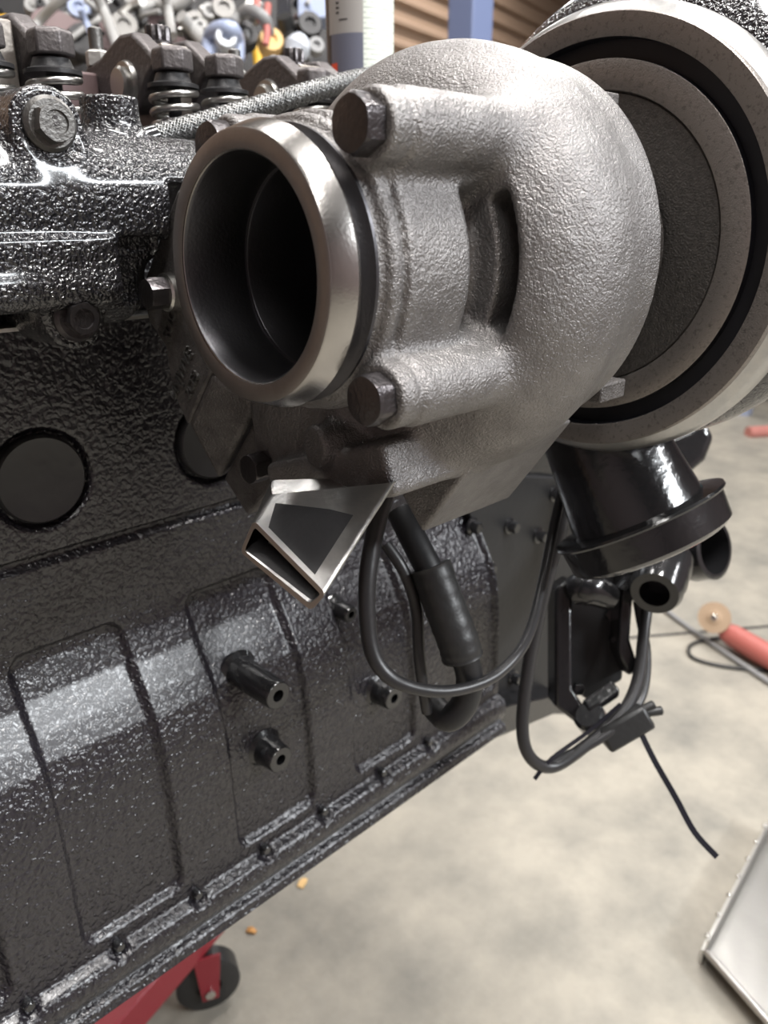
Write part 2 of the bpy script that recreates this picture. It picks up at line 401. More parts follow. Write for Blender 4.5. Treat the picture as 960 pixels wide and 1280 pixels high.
stud_boss((.385, .422, .895), (.385, .445, .895), .007, .003)
for nx in (.0955, .156, .217, .278, .337, .4055, .466):
    mb = MB(); mb.cyl((nx, .4135, .7375), (nx, .4045, .7375), .0035, 14, ch=.0008); mb.build('rail_bolt', M['gloss'], eng)
# front gear housing with its bolted plate
mb = MB()
poly = [onY(x, y, .447) for x, y in [(578, 590), (586, 640), (604, 690), (598, 760), (592, 832), (625, 868), (672, 866), (720, 840), (745, 700), (740, 600)]]
mb.prism(poly, (0, .012, 0)); mb.build('cover_plate', M['satin'], eng, .0015)
for x, y in [(589, 657), (636, 657), (672, 669), (607, 709), (598, 790), (692, 617), (640, 846), (716, 742)]:
    p = onY(x, y, .447); mb = MB(); mb.lathe(p, (0, -1, 0), [(0, .0085), (.002, .0085), (.003, .006)], 18, True, True); mb.hexa(p-A((0, .002, 0)), (0, -1, 0), .0105, .009)
    mb.build('cover_bolt', M['gloss'], eng)
mb = MB(); mb.prism([(.57, .46, .690), (.80, .46, .575), (.80, .46, 1.10), (.57, .46, 1.12)], (0, .27, 0)); mb.build('gear_housing', M['gloss'], eng, .003)
mb = MB(); mb.prism([onY(x, y, .42) for x, y in [(556, 958), (600, 932), (693, 893), (705, 868), (640, 880), (560, 915)]], (0, .05, 0)); mb.build('front_rail', M['gloss'], eng, .002)

# head gasket
gk = MB().box((.2875, .6, 1.1396), (.289, .1555, .0010))
tag(gk.build('head_gasket', M['alu'], None, off=A((.2875, .6, 1.1395))), 'thin bright steel head gasket edge between black block and cylinder head', 'gasket')
# cylinder head
head = thing('cylinder_head', 'black cylinder head casting carrying the open rocker gear', 'cylinder head', (.3, .6, 1.1402))
MB().box((.35, .60, 1.188), (.36, .135, .0476)).build('head_casting', M['block'], head, .004)
for x, y in ((.298, .462), (.40, .47), (.52, .47)):
    MB().twelve((x, y+.02, 1.2358), (0, 0, 1), .0085, .016).build('head_bolt', M['bolt'], head)
for x, y in ((.296, .640), (.36, .645), (.425, .645), (.49, .645), (.26, .645)):
    mb = MB(); mb.cyl((x, y, 1.2358), (x, y, 1.292), .008, 20); mb.twelve((x, y, 1.292), (0, 0, 1), .0095, .018); mb.build('head_stud', M['dark'], head)

# ================================================================== ROCKER GEAR on the head
def valve_spring(label):
    t = thing('valve_spring', label, 'valve spring', (.232, .5, 1.2358), 'valve springs in a row on the head')
    mb = MB(); turns = 4.2; n = 24
    pts = [(.232+.0138*math.cos(2*math.pi*k/n), .5+.0138*math.sin(2*math.pi*k/n), 1.2385+.0325*k/(turns*n)) for k in range(int(turns*n)+1)]
    mb.tube(pts, .0023, 10); mb.build('coil', M['spring'], t)
    MB().lathe((.232, .5, 1.271), (0, 0, 1), [(0, .0160), (.0022, .0160), (.0035, .012), (.0085, .010), (.0085, .0001)], 32, True).build('retainer', M['dark'], t)
    MB().cyl((.232, .5, 1.2358), (.232, .5, 1.2815), .0042, 14).build('valve_stem', M['dark'], t)
    return t
VX = (.193, .232, .310, .349, .427, .466)
VL = ['cut off at the photo edge', 'behind the flanged bolt and black stub', 'below the broad brown rocker arm', 'in the shade right of the tan pedestal', 'right of the pedestal and behind the braided hose', 'farthest along the head']
sp0 = valve_spring('bright coil valve spring '+VL[1])
for x, l in zip(VX, VL):
    if x != .232: dup(sp0, (x-.232, 0, 0), 'bright coil valve spring '+l)
def rocker_arm():
    t = thing('valve_rocker', '', 'rocker arm', (.232, .545, 1.277), 'forged rocker arms above the valve springs')
    side = [(.490, 1.2825), (.491, 1.288), (.508, 1.289), (.522, 1.299), (.534, 1.3065), (.55, 1.307), (.566, 1.302), (.58, 1.2965), (.603, 1.293), (.603, 1.281), (.585, 1.275), (.572, 1.265), (.557, 1.2595), (.54, 1.2595), (.53, 1.266), (.520, 1.278), (.512, 1.2825)]
    MB().prism([(.232-.007, y, z) for y, z in side], (.014, 0, 0)).build('arm', M['arm'], t, .003, 3)
    mb = MB(); mb.hexa((.232, .4985, 1.2805), (0, 0, 1), .0225, .0135, 6, .15, .52); mb.build('tip_pad', M['arm'], t, .0015)
    MB().lathe((.232-.0145, .545, 1.277), (1, 0, 0), [(0, .009), (.0015, .0105), (.0045, .0105), (.0045, .0135), (.007, .0145), (.029, .0145)], 32, True, True).build('pivot_bushing', M['spring'], t)
    MB().cyl((.232, .595, 1.275), (.232, .595, 1.3175), .0048, 16, ch=.001).build('adjusting_screw', M['bolt_grey'], t)
    MB().hexa((.232, .595, 1.2935), (0, 0, 1), .0145, .0095, rot=.3).build('lock_nut', M['alu'], t)
    return t
RL = ['cut by the left edge of the photo', 'above the spring beside the flanged bolt', 'with broad brown flank and round pivot, left of the tan pedestal', 'dark, right of the tan pedestal', 'long low one behind the braided hose', 'farthest one, mostly behind the turbine housing']
ra0 = rocker_arm(); ra0['label'] = 'grey forged rocker arm '+RL[1]
for x, l in zip(VX, RL):
    if x != .232: dup(ra0, (x-.232, 0, 0), 'forged rocker arm '+l)
def pedestal(x, label):
    t = thing('rocker_pedestal', label, 'pedestal', (x, .545, 1.2358), 'rocker shaft pedestals')
    MB().box((x, .545, 1.2685), (.0105, .02, .0327)).build('stand', M['pedestal'], t, .0015)
    MB().twelve((x, .545, 1.3012), (0, 0, 1), .0085, .013).build('pedestal_bolt', M['bolt'], t)
    MB().cyl((x-.031, .545, 1.277), (x+.031, .545, 1.277), .0095, 24).build('rocker_shaft', M['dark'], t)
pedestal(.2125, 'tan machined rocker pedestal cut by the left photo edge')
pedestal(.3295, 'tan machined rocker pedestal between the broad rocker arm and the dark one')
pedestal(.4465, 'rocker pedestal with black bolt behind the braided hose')
# brass fitting behind the first arm
mb = MB(); mb.box((.285, .60, 1.262), (.02, .014, .026)); tag(mb.build('bracket', M['brownm'], None, .002, off=A((.285, .60, 1.2358))), 'brown bracket standing behind the first pair of rocker arms', 'bracket')

# ================================================================== EXHAUST MANIFOLD
man = thing('exhaust_manifold', 'rough black painted exhaust manifold bolted to the cylinder head', 'exhaust manifold', (.17, .43, 1.19))
def man_sdf(P):
    d = s_box(P, (.10, .4445, 1.198), (.175, .046, .021), None, .012)
    d = smin(d, s_cap(P, (-.1, .4235, 1.2035), (.262, .4235, 1.2035), .0268), .006)
    d = smin(d, s_box(P, (.085, .435, 1.171), (.124, .040, .017), None, .004), .004)
    d = smin(d, s_cap(P, (-.1, .401, 1.163), (.198, .401, 1.163), .008), .006)
    d = smin(d, s_cyl(P, (.181, .402, 1.236), (.181, .455, 1.236), .0175), .012)
    d = smin(d, s_cyl(P, (.229, .433, 1.20), (.229, .433, 1.2545), .0148, .0015), .008)
    d = smin(d, s_cap(P, (.14, .425, 1.222), (.19, .435, 1.225), .014), .012)
    d = smin(d, s_cap(P, (.20, .425, 1.208), (.30, .432, 1.212), .024), .014)
    d = smin(d, s_cap(P, (.212, .432, 1.20), (.217, .436, 1.16), .021), .014)
    d = smin(d, s_cyl(P, (.182, .403, 1.1485), (.182, .455, 1.1485), .0165), .008)
    d = smin(d, s_box(P, (.205, .432, 1.1585), (.02, .022, .009), None, .003), .004)
    d = smin(d, s_cap(P, (.095, .43, 1.159), (.15, .43, 1.159), .010), .008)
    d = smax(d, -s_box(P, (.222, .39, 1.170), (.0155, .024, .0165), None, .004), .003)
    d = smax(d, -s_box(P, (.29, .42, 1.140), (.0515, .1, .0725), None, .002), .002)
    d = smax(d, P[1]-np.float32(.4645), .001)
    return d
nets('casting', man_sdf, (.05, .372, 1.12), (.325, .47, 1.27), .0015, M['manifold'], man)
def flange_bolt(o, axis, R, af, h, name, mt, parent, mark=None, up=(0, 0, 1), rot=0):
    o = A(o, float); ax = A(axis, float); ax /= np.linalg.norm(ax); x, y, z = frame(ax, up)
    mb = MB(); mb.lathe(o, ax, [(0, R), (.0022, R), (.0045, R*.86)], 36, True, True, upv=up)
    Rc = af/2/math.cos(math.pi/6); n = 6
    rg = lambda t, r: [o+z*t+(x*math.cos(rot+i*math.pi/3)+y*math.sin(rot+i*math.pi/3))*r for i in range(6)]
    circ = lambda t, r: [o+z*t+(x*math.cos(a)+y*math.sin(a))*r for a in np.linspace(0, 2*math.pi, 36, endpoint=False)]
    hexr = lambda t, k: [o+z*t+(x*math.cos(a)+y*math.sin(a))*k*af/2/math.cos(((a-rot+math.pi/6) % (math.pi/3))-math.pi/6) for a in np.linspace(0, 2*math.pi, 36, endpoint=False)]
    hexr = lambda t, k: [o+z*t+(x*math.cos(a)+y*math.sin(a))*k*af/2/math.cos(((a-rot) % (math.pi/3))-math.pi/6) for a in np.linspace(0, 2*math.pi, 36, endpoint=False)]
    mb.loft([hexr(.002, 1), hexr(h*.86, 1), [.35*p+.65*q for p, q in zip(hexr(h, .98), circ(h, af*.5))], circ(h, af*.34), circ(h-.0012, af*.32), circ(h-.0012, .0002)], True, False, False)
    b = mb.build(name, mt, parent, angle=28)
    if mark: text('grade_mark', mark, o+z*(h-.0012), *(mark_dirs(z, x, y)), .0038, .0002, M['bolt'], b)
    return b
def mark_dirs(z, x, y): return (-A((.25, 0, -.97)), A((.97, 0, .25)))
flange_bolt((.181, .4015, 1.2365), (-.08, -1, 0), .0122, .0158, .011, 'flanged_bolt', M['bolt_grey'], man, '10.9', rot=.35)
flange_bolt((.182, .4025, 1.1485), (0, -1, 0), .0122, .0150, .010, 'flanged_bolt', M['bolt'], man, rot=.2)

# ================================================================== TURBOCHARGER
YC, ZC = .2605, 1.1775
tur = thing('turbocharger', 'turbocharger with grey cast turbine housing and open round outlet', 'turbocharger', (.30, YC, ZC))
def turb_sdf(P):
    x = P[0]; y = P[1]-np.float32(YC); z = P[2]-np.float32(ZC); Q = (x, y, z)
    rho = np.sqrt(y*y+z*z); th = np.arctan2(z, -y)                   # 0 towards the camera side, pi/2 up
    ths = np.where(th < -2.2, th+2*np.pi, th)
    Ro = np.interp(ths, [-2.2, -1.57, -.8, 0, .8, 1.57, 2.4, 3.3, 4.1], [.106, .104, .0965, .091, .0898, .0908, .0955, .090, .083]).astype(np.float32)
    rt = np.interp(ths, [-2.2, -1.57, -.8, 0, 1.57, 2.3, 3.3, 4.1], [.046, .045, .0425, .040, .0395, .042, .035, .031]).astype(np.float32)
    vol = np.hypot(rho-(Ro-rt), (x-.3035)*np.float32(1.0))-rt
    d = vol
    d = smin(d, s_cyl(Q, (.309, 0, 0), (.344, 0, 0), .0885, .004), .005)
    d = smin(d, s_cyl(Q, (.27, 0, 0), (.345, 0, 0), .07, .004), .004)
    body = s_cyl(Q, (.2160, 0, 0), (.30, 0, 0), .0578, .002)
    flg = s_cyl(Q, (.2085, 0, 0), (.2150, 0, 0), .0562, .0022)
    nek = s_cyl(Q, (.2038, 0, 0), (.22, 0, 0), .0522, .002)
    for (by, bz) in ((-.0474, .0485), (-.0528, -.0432), (.036, .0455)):
        body = smin(body, s_cyl(Q, (.2165, by, bz), (.30, by, bz), .0135, .002), .008)
        flg = smin(flg, s_cyl(Q, (.2055, by, bz), (.2158, by, bz), .0125, .002), .009)
    d = smin(d, body, .009)
    d = smin(d, flg, .0022); d = smin(d, nek, .0025)
    # slot between outlet body and volute, on the camera side
    ang = np.clip(np.abs(th+.02)-.52, 0, 9)*.062
    ang = np.maximum(np.abs(th-.05)-.44, 0)*.062
    ex = np.maximum(np.abs(x-.2590)-.0032, 0); er = np.maximum(np.abs(rho-.0660)-.0165, 0)
    slot = np.sqrt(ex**2+er**2+ang**2)-.0050
    d = smax(d, -slot, .0015)
    es = np.maximum(np.abs(rho-.0620)-.0016, 0); xs_ = np.maximum(np.abs(x-.2660)-.0150, 0); an2 = np.maximum(np.abs(th-.03)-.40, 0)*.062
    d = smax(d, -(np.sqrt(es**2+xs_**2+an2**2)-.0028), .0015)
    # volute leg towards the mounting flange
    leg = s_cap(Q, (.298, .0, -.058), (.290, .072, -.070), .043, .040)
    leg = smin(leg, s_box(Q, (.278, .055, -.078), (.028, .040, .034), None, .008), .012)
    sl = A((0, .087, -.03)); sl /= np.linalg.norm(sl); nn = A((0, .03, .087)); nn /= np.linalg.norm(nn)
    leg = smin(leg, s_box(Q, (.272, .020, -.1005), (.033, .047, .013), [(1, 0, 0), sl, nn], .004), .006)
    leg = smin(leg, s_cyl(Q, (.2345, .0215, -.0835), (.29, .0135, -.0835), .0108, .003), .005)
    d = smin(d, leg, .010)
    # wedge lug under the volute
    # hollow outlet
    d = smax(d, -s_cyl(Q, (.18, 0, 0), (.240, 0, 0), .0440, .003), .001); d = smax(d, -s_cyl(Q, (.23, 0, 0), (.268, 0, 0), .0405, .003), .001)
    return d
nets('turbine_housing', turb_sdf, (.196, .150, 1.045), (.362, .390, 1.275), .0014, M['cast'], tur)
for (x_, y_, X_) in ((760, 131, .362), (769, 484, .362)):
    p = onX(x_, y_, X_); MB().box((.353, p[1], p[2]), (.0115, .0042, .0045)).build('rim_lug', M['cast_raw'], tur, .001)
# machined v-band flange of the outlet and its bore
mb = MB()
O = (.1856, YC, ZC)
mb.lathe(O, (1, 0, 0), [(.0006, .0420), (0, .0428), (0, .0494), (.0008, .0502), (.0095, .0533), (.0113, .0525), (.0120, .0462)], 128)
of_ = mb.build('outlet_flange', M['steel'], tur)
mb = MB(); mb.lathe(O, (1, 0, 0), [(.0120, .0462), (.0150, .0466), (.0178, .0505), (.0186, .0526), (.0200, .0526)], 96); mb.build('shaded_clamp_groove', M['bore'], of_)  # added ring in dark metal: shade behind the lip put into its colour
mb = MB(); mb.lathe(O, (1, 0, 0), [(-.0002, .0426), (-.0004, .0432), (-.0004, .0490), (-.0001, .0496)], 128); mb.build('flange_face', M['face'], of_)
mb = MB(); mb.lathe(O, (1, 0, 0), [(.0004, .0421), (.0015, .0414), (.0300, .0410), (.0302, .0398), (.0308, .0394), (.055, .0385), (.078, .030), (.078, .0001)], 96); mb.build('outlet_bore', M['bore'], tur)
# turbine wheel hub deep inside
mb = MB(); mb.lathe((.258, YC, ZC), (-1, 0, 0), [(0, .014), (.008, .010), (.012, .0065), (.013, .0001)], 24)
for k in range(11):
    a = 2*math.pi*k/11; u = A((0, math.cos(a), math.sin(a))); v = A((0, -math.sin(a), math.cos(a)))
    c = A((.258, YC, ZC)); mb.add([c+u*.009-A((.006, 0, 0)), c+u*.033-A((.004, 0, 0))+v*.004, c+u*.033+A((.008, 0, 0))-v*.004, c+u*.009+A((.008, 0, 0))-v*.002], [(0, 1, 2, 3)])
mb.build('turbine_wheel', M['bore'], tur)
def hexbolt(o, axis, af, h, name, mt, parent, rot=0, washer=0):
    o = A(o, float); z = A(axis, float); z /= np.linalg.norm(z); x, y, z = frame(z)
    mb = MB()
    circ = lambda t, r: [o+z*t+(x*math.cos(a)+y*math.sin(a))*r for a in np.linspace(0, 2*math.pi, 36, endpoint=False)]
    hexr = lambda t, k: [o+z*t+(x*math.cos(a)+y*math.sin(a))*k*af/2/math.cos(((a-rot) % (math.pi/3))-math.pi/6) for a in np.linspace(0, 2*math.pi, 36, endpoint=False)]
    mb.loft([hexr(-.002, 1), hexr(h*.84, 1), [.3*p+.7*q for p, q in zip(hexr(h*.98, 1), circ(h*.98, af*.5))], circ(h, af*.46), circ(h, .0003)], True, True, True)
    if washer: mb.lathe(o, z, [(-washer, af*.6), (0, af*.6)], 30, True, True)
    return mb.build(name, mt, parent, angle=24)
for by, bz, r in ((-.0474, .0485, .5), (-.0528, -.0432, .62), (.036, .0455, .3)):
    hexbolt((.2060, YC+by, ZC+bz), (-1, 0, 0), .0176, .0090, 'outlet_bolt', M['bolt'], tur, r)
# mounting flange, with raised casting letters
FX = .24
f1 = [onX(x, y, FX) for x, y in [(222, 236), (176, 362), (186, 402), (206, 432), (216, 490), (234, 531), (262, 467), (300, 400), (300, 300)]]
mb = MB(); mb.prism(f1, (.030, 0, 0)); mf_ = mb.build('mounting_flange', M['cast_raw'], tur, .0015)
e1, e2 = onX(262, 467, FX), onX(234, 531, FX)
h1, h2 = onX(322, 505, .252), onX(272, 601, .258)
g1, g2, g3, g4 = onX(372, 500, .254), onX(352, 600, .258), onX(308, 645, .262), onX(285, 607, .260)
mb = MB(); bk = A((.04, .012, .012))
P_ = [e1, e2, h2, h1]; mb.prism(P_, bk); mb.build('flange_foot', M['cast_raw'], tur, .0035, 3)
P_ = [h1+A((.003, 0, 0)), h2+A((.003, 0, 0)), g4, g3, g2, g1]; mb = MB(); mb.prism(P_, (.03, .0, 0)); mb.build('flange_ear', M['cast_raw'], tur, .003, 3)
hexbolt(onX(326, 583, .247), (-1, .0, 0), .0150, .0085, 'flange_nut', M['bolt'], tur, .6)
p = onX(206, 366, .232); mb = MB(); mb.lathe(p, (-1, 0, 0), [(-.012, .0102), (0, .0102), (.001, .009)], 30, True, True); mb.build('stud_spacer', M['bolt_bright'], tur)
hexbolt(p-A((.001, 0, 0)), (-1, .0, 0), .0150, .0105, 'flange_nut', M['bolt'], tur, .35)
ly = onX(243, 440, FX)-onX(221, 497, FX); ny = np.cross(A((-1, 0, 0)), ly)
for s, (x, y), sz in (('SOOC', (216, 398), .0105), ('UNJWVE', (228, 468), .0100), ('2CE3', (242, 480), .0088)):
    c = onX(x, y, FX); text('casting_letters', s, c-A((.0002, 0, 0)), ly if s != 'SOOC' else onX(226, 375, FX)-onX(213, 425, FX), ny, sz, .0015, M['bolt_grey'], mf_)
# plated rectangular sleeve with open end
def hollow(q0, q1, kx, mb):
    c0 = sum(q0)/4; c1 = sum(q1)/4
    i0 = [c0+(p-c0)*A(kx) if False else p for p in q0]
    return mb
q0 = [at(317, 650, .350), at(408, 742, .322), at(389, 764, .327), at(300, 690, .356)]
q1 = [at(338, 618, .372), at(494, 603, .346), at(500, 596, .372), at(338, 600, .395)]
def inset(q, tw, th_):
    e = (q[1]-q[0]); e = e/np.linalg.norm(e); g = (q[3]-q[0]); g = g/np.linalg.norm(g)
    return [q[0]+e*tw+g*th_, q[1]-e*tw+g*th_, q[2]-e*tw-g*th_, q[3]+e*tw-g*th_]
mb = MB(); i0 = inset(q0, .0022, .0022); i1 = inset(q1, .0022, .0022)
def rounded(q, r=.0032):
    out = []
    for k in range(4):
        p = q[k]; a = q[k-1]-p; b = q[(k+1) % 4]-p; a = a/np.linalg.norm(a); b = b/np.linalg.norm(b)
        for t in np.linspace(0, 1, 5): out.append(p+a*r*(1-t)**2+b*r*t**2)
    return out
mid = [.02*(b-a)+a for a, b in zip(i0, i1)]; deep = [.7*(b-a)+a for a, b in zip(i0, i1)]
mb.loft([rounded(q1), rounded(q0), rounded(i0, .002), rounded(mid, .002)], True, False, False)
ps_ = mb.build('plated_sleeve', M['zinc'], tur)
MB().loft([rounded(mid, .002), rounded(deep, .002)], True, False, True).build('shaded_sleeve_bore', M['dark'], ps_)  # same plated metal inside; its shade is put into the dark colour
# wedge shaped cast lug
XW = .285
a_, b_, c_ = onX(488, 596, XW), onX(527, 667, XW), onX(606, 560, XW)
mb = MB(); mb.prism([a_, b_, c_, onX(560, 540, XW)], (.075, 0, 0)); wd = mb.build('cast_lug', M['cast'], tur, .0025, 3)
# centre section and compressor
MB().lathe((.335, YC, ZC), (1, 0, 0), [(0, .055), (.02, .05), (.03, .043), (.06, .043), (.085, .05)], 48, True, True).build('bearing_housing', M['cast_raw'], tur)
KX, KY, KZ = .42, .2605, 1.1803
ko = (KX, KY, KZ)
def ring(name, prof, mt, n=120): mb = MB(); mb.lathe(ko, (1, 0, 0), prof, n); return mb.build(name, mt, tur)
ring('back_plate', [(.0035, .0001), (.0035, .0775), (.0045, .0783)], M['disc'])
ring('inner_ring', [(.0045, .0783), (.0022, .0789), (.0020, .0792), (.0020, .0932), (.0024, .0938)], M['ring'])
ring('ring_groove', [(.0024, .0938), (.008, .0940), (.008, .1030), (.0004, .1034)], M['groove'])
ring('cover_ring', [(.0003, .1034), (0, .1038), (0, .1148), (.0008, .1155), (.004, .1157)], M['ring'])
pr = [(.0035, .1148), (.006, .1170), (.0085, .1200), (.012, .1222), (.020, .1228), (.024, .1215), (.026, .105)]
ring('cover_lip', pr, M['zinc'])
pr = [(.052+.040*math.cos(t), .092+.040*math.sin(t)) for t in np.linspace(2.85, -.9, 28)]
mb = MB(); mb.lathe((KX, KY-.006, KZ+.013), (1, 0, 0), [(.014, .08)]+pr+[(.085, .06), (.115, .055), (.115, .045), (.05, .04)], 120); mb.build('compressor_cover', M['gloss_rough'], tur)
# compressor outlet with flange pointing down
ax = .42*RV-.905*UV+.02*DV; ax /= np.linalg.norm(ax)
fc = at(806, 664, .545); ks = .545/.495
top = fc-ax*.075*ks
mb = MB(); mb.lathe(top, ax, [(t_*ks, r_*ks) for t_, r_ in ((-.02, .030), (0, .0345), (.04, .0385), (.064, .0415), (.066, .0415))], 64, False, False); mb.build('compressor_outlet', M['gloss'], tur)
mb = MB(); mb.lathe(fc, ax, [(t_*ks, r_*ks) for t_, r_ in ((-.0125, .0415), (-.0115, .0535), (-.0100, .0540), (-.0088, .0532), (-.0085, .0515), (.008, .0505), (.0105, .0475), (.0115, .0452), (.0115, .041), (-.01, .039))], 96); mb.build('outlet_v_band_flange', M['gloss'], tur)

# ================================================================== HOSES, WIRES, BRACKETS at the front
def hose(name, pts, r, mt, label, cat, n=12, sm=8):
    mb = MB(); mb.tube(pts, r, n, sm); o = A(pts[0], float)
    return tag(mb.build(name, mt, None, off=o), label, cat)
# braided hose: woven relief built as thin strands over a core
hp = [onY(172, 178, .452), onY(215, 165, .452), onY(300, 141, .452), onY(380, 117, .452), onY(445, 100, .455), onY(520, 86, .46), onY(590, 76, .47)]
bh = thing('braided_hose', 'steel braided hose running past the rocker gear behind the turbine housing', 'hose', hp[0])
core = spline(hp, 14); mb = MB(); mb.tube(core, .0052, 12); mb.build('inner_hose', M['dark'], bh)
L_ = np.concatenate([[0], np.cumsum([np.linalg.norm(core[i+1]-core[i]) for i in range(len(core)-1)])])
C_ = A(core); tt = np.linspace(0, L_[-1], 260); PC = np.stack([np.interp(tt, L_, C_[:, k]) for k in range(3)], 1)
mb = MB()
tg = np.gradient(PC, axis=0); tg /= np.linalg.norm(tg, axis=1)[:, None]
ux = np.cross(tg, A((0, 0, 1.))); ux /= np.linalg.norm(ux, axis=1)[:, None]; uy = np.cross(tg, ux)
for sgn in (1, -1):
    for k in range(16):
        ph = 2*math.pi*k/16+sgn*tt*2*math.pi/.036
        wv = .0058+.0004*np.sign(np.sin(16*sgn*ph/2+k*math.pi))
        mb.tube(list(PC+ux*(np.cos(ph)*wv)[:, None]+uy*(np.sin(ph)*wv)[:, None]), .00062, 4)
br = mb.build('steel_braid', M['braid'], bh, fix=False, angle=0); br['kind'] = 'stuff'
MB().tube([hp[0]+(hp[0]-hp[1])*.12, hp[0]*.5+hp[1]*.5], .0068, 16).build('end_ferrule', M['gloss'], bh)

cz = .66
hose('looped_cable', [at(712, 560, .62), at(705, 640, .63), at(680, 740, .635), at(661, 830, .64), at(653, 910, .645), at(664, 948, .65), at(692, 958, .66), at(735, 930, .67), at(775, 895, .68), at(797, 850, .69), at(806, 780, .70), at(812, 735, .71)], .0052, M['sheath'], 'thick black cable looping down below the compressor outlet', 'cable')
hose('looped_wire', [at(690, 952, .662), at(730, 935, .668), at(775, 905, .674), at(802, 870, .69), at(808, 820, .70), at(800, 770, .705), at(795, 740, .71)], .0042, M['sheath'], 'thinner black wire running up beside the looped cable', 'wire')
hose('cable', [at(489, 596, .49), at(470, 660, .485), at(459, 730, .48), at(462, 800, .48), at(478, 838, .48), at(510, 858, .482), at(560, 864, .49), at(610, 850, .505), at(645, 820, .52), at(664, 785, .545), at(678, 730, .57), at(692, 660, .585), at(706, 600, .59)], [.0055, .0055, .005, .004, .0036, .0036, .0036, .0036], M['sheath'], 'black cable hanging in a low arc in front of the gear housing', 'cable')
hose('thin_wire', [at(482, 680, .50), at(505, 715, .50), at(520, 760, .505), at(524, 820, .51), at(530, 865, .515), at(534, 890, .52)], .0038, M['sheath'], 'black wire running straight down behind the hanging cable', 'wire')
fh = thing('formed_pipe', 'black curved pipe with ribbed rubber sleeve on the block side', 'pipe', at(555, 730, .50))
MB().tube([at(500, 640, .515), at(520, 680, .505), at(540, 720, .50), at(560, 770, .50), at(580, 820, .505), at(587, 850, .51), at(580, 880, .515), at(560, 898, .52), at(540, 880, .53)], .0088, 18, 8).build('pipe', M['satin'], fh)
mb = MB(); sp_ = spline([at(538, 708, .50), at(553, 750, .50), at(572, 800, .50), at(578, 822, .502)], 10)
mb.tube(sp_, [.0130 if i % 4 else .0134 for i in range(len(sp_))], 24); mb.build('rubber_sleeve', M['rubber'], fh)
# sensor bosses at lower block
# water inlet tube
wi = thing('coolant_inlet', 'round black coolant inlet pipe with open end behind the outlet flange', 'pipe', at(870, 690, .76))
a0 = at(800, 690, .80); a1 = at(893, 686, .735); d_ = (a1-a0)/np.linalg.norm(a1-a0)
d_ = d_*.75+(-.35)*DV+.25*RV; d_ /= np.linalg.norm(d_)
mb = MB(); mb.lathe(a1, d_, [(-.11, .030), (-.028, .0265), (-.026, .029), (-.018, .0305), (-.006, .0285), (0, .0285), (.001, .027), (.001, .0235), (-.05, .0225), (-.05, .0001)], 48, True); mb.build('inlet_neck', M['gloss'], wi)
# front end casting behind the compressor outlet
mb = MB(); mb.prism([at(x, y, .80) for x, y in [(790, 560), (860, 535), (880, 522), (896, 545), (884, 575), (866, 590), (850, 640), (780, 660)]], DV*.06); tag(mb.build('mount_casting', M['gloss'], None, .008, 3, off=at(840, 600, .8)), 'glossy black front casting lug showing beside the compressor cover', 'casting')
# idler sleeve
si = thing('idler_bushing', 'stubby black bushing with open bore hanging under the outlet flange', 'bushing', at(825, 725, .69))
dd = -.45*RV-.45*UV-.75*DV; dd /= np.linalg.norm(dd)
mb = MB(); mb.lathe(at(818, 742, .665), dd, [(-.06, .018), (-.055, .0225), (-.04, .0232), (-.037, .0222), (-.022, .0232), (-.02, .0222), (-.006, .0222), (0, .0195), (0, .0125), (-.02, .012), (-.02, .0001)], 40, True); mb.build('sleeve', M['gloss'], si)
MB().cyl(at(785, 745, .70), at(815, 710, .70), .014, 20).build('mount_pin', M['gloss'], si)
MB().tube([at(790, 705, .69), at(800, 718, .685), at(790, 730, .69)], .008, 10, 5).build('terminal', M['gloss'], si)
# accessory bracket
bk_ = thing('accessory_bracket', 'tall black accessory bracket plate with flanged edges at the engine front', 'bracket', at(735, 880, .70))
mb = MB(); mb.prism([at(x, y, .725) for x, y in [(712, 735), (782, 705), (786, 760), (778, 850), (735, 875), (712, 860)]], DV*.012); mb.build('web_plate', M['satin'], bk_, .002)
mb = MB(); mb.prism([at(x, y, .70) for x, y in [(694, 735), (716, 722), (716, 862), (742, 900), (728, 910), (694, 884)]], DV*.035); mb.build('side_flange', M['gloss'], bk_, .003)
mb = MB(); mb.prism([at(x, y, .70) for x, y in [(778, 700), (795, 705), (788, 800), (800, 838), (786, 846), (772, 815)]], DV*.03); mb.build('side_flange', M['gloss'], bk_, .003)
mb = MB(); mb.prism([at(727, 875, .70), at(764, 848, .70), at(776, 862, .69), at(737, 888, .69)], A((0, 0, -.008))); mb.build('bottom_ledge', M['gloss'], bk_, .002)
mb = MB(); mb.cyl(at(735, 893, .69), at(742, 903, .70), .014, 18, ch=.003); mb.build('foot_lug', M['gloss'], bk_)
for x, y in ((762, 767), (768, 798), (722, 860)):
    p = at(x, y, .722); MB().hexa(p, -DV, .010, .008).build('bracket_bolt', M['gloss'], bk_)
mb = MB(); mb.tube([at(715, 740, .70), at(735, 735, .695), at(765, 748, .70)], [.012, .016, .011], 14, 6); mb.build('hose_stub', M['gloss'], bk_)
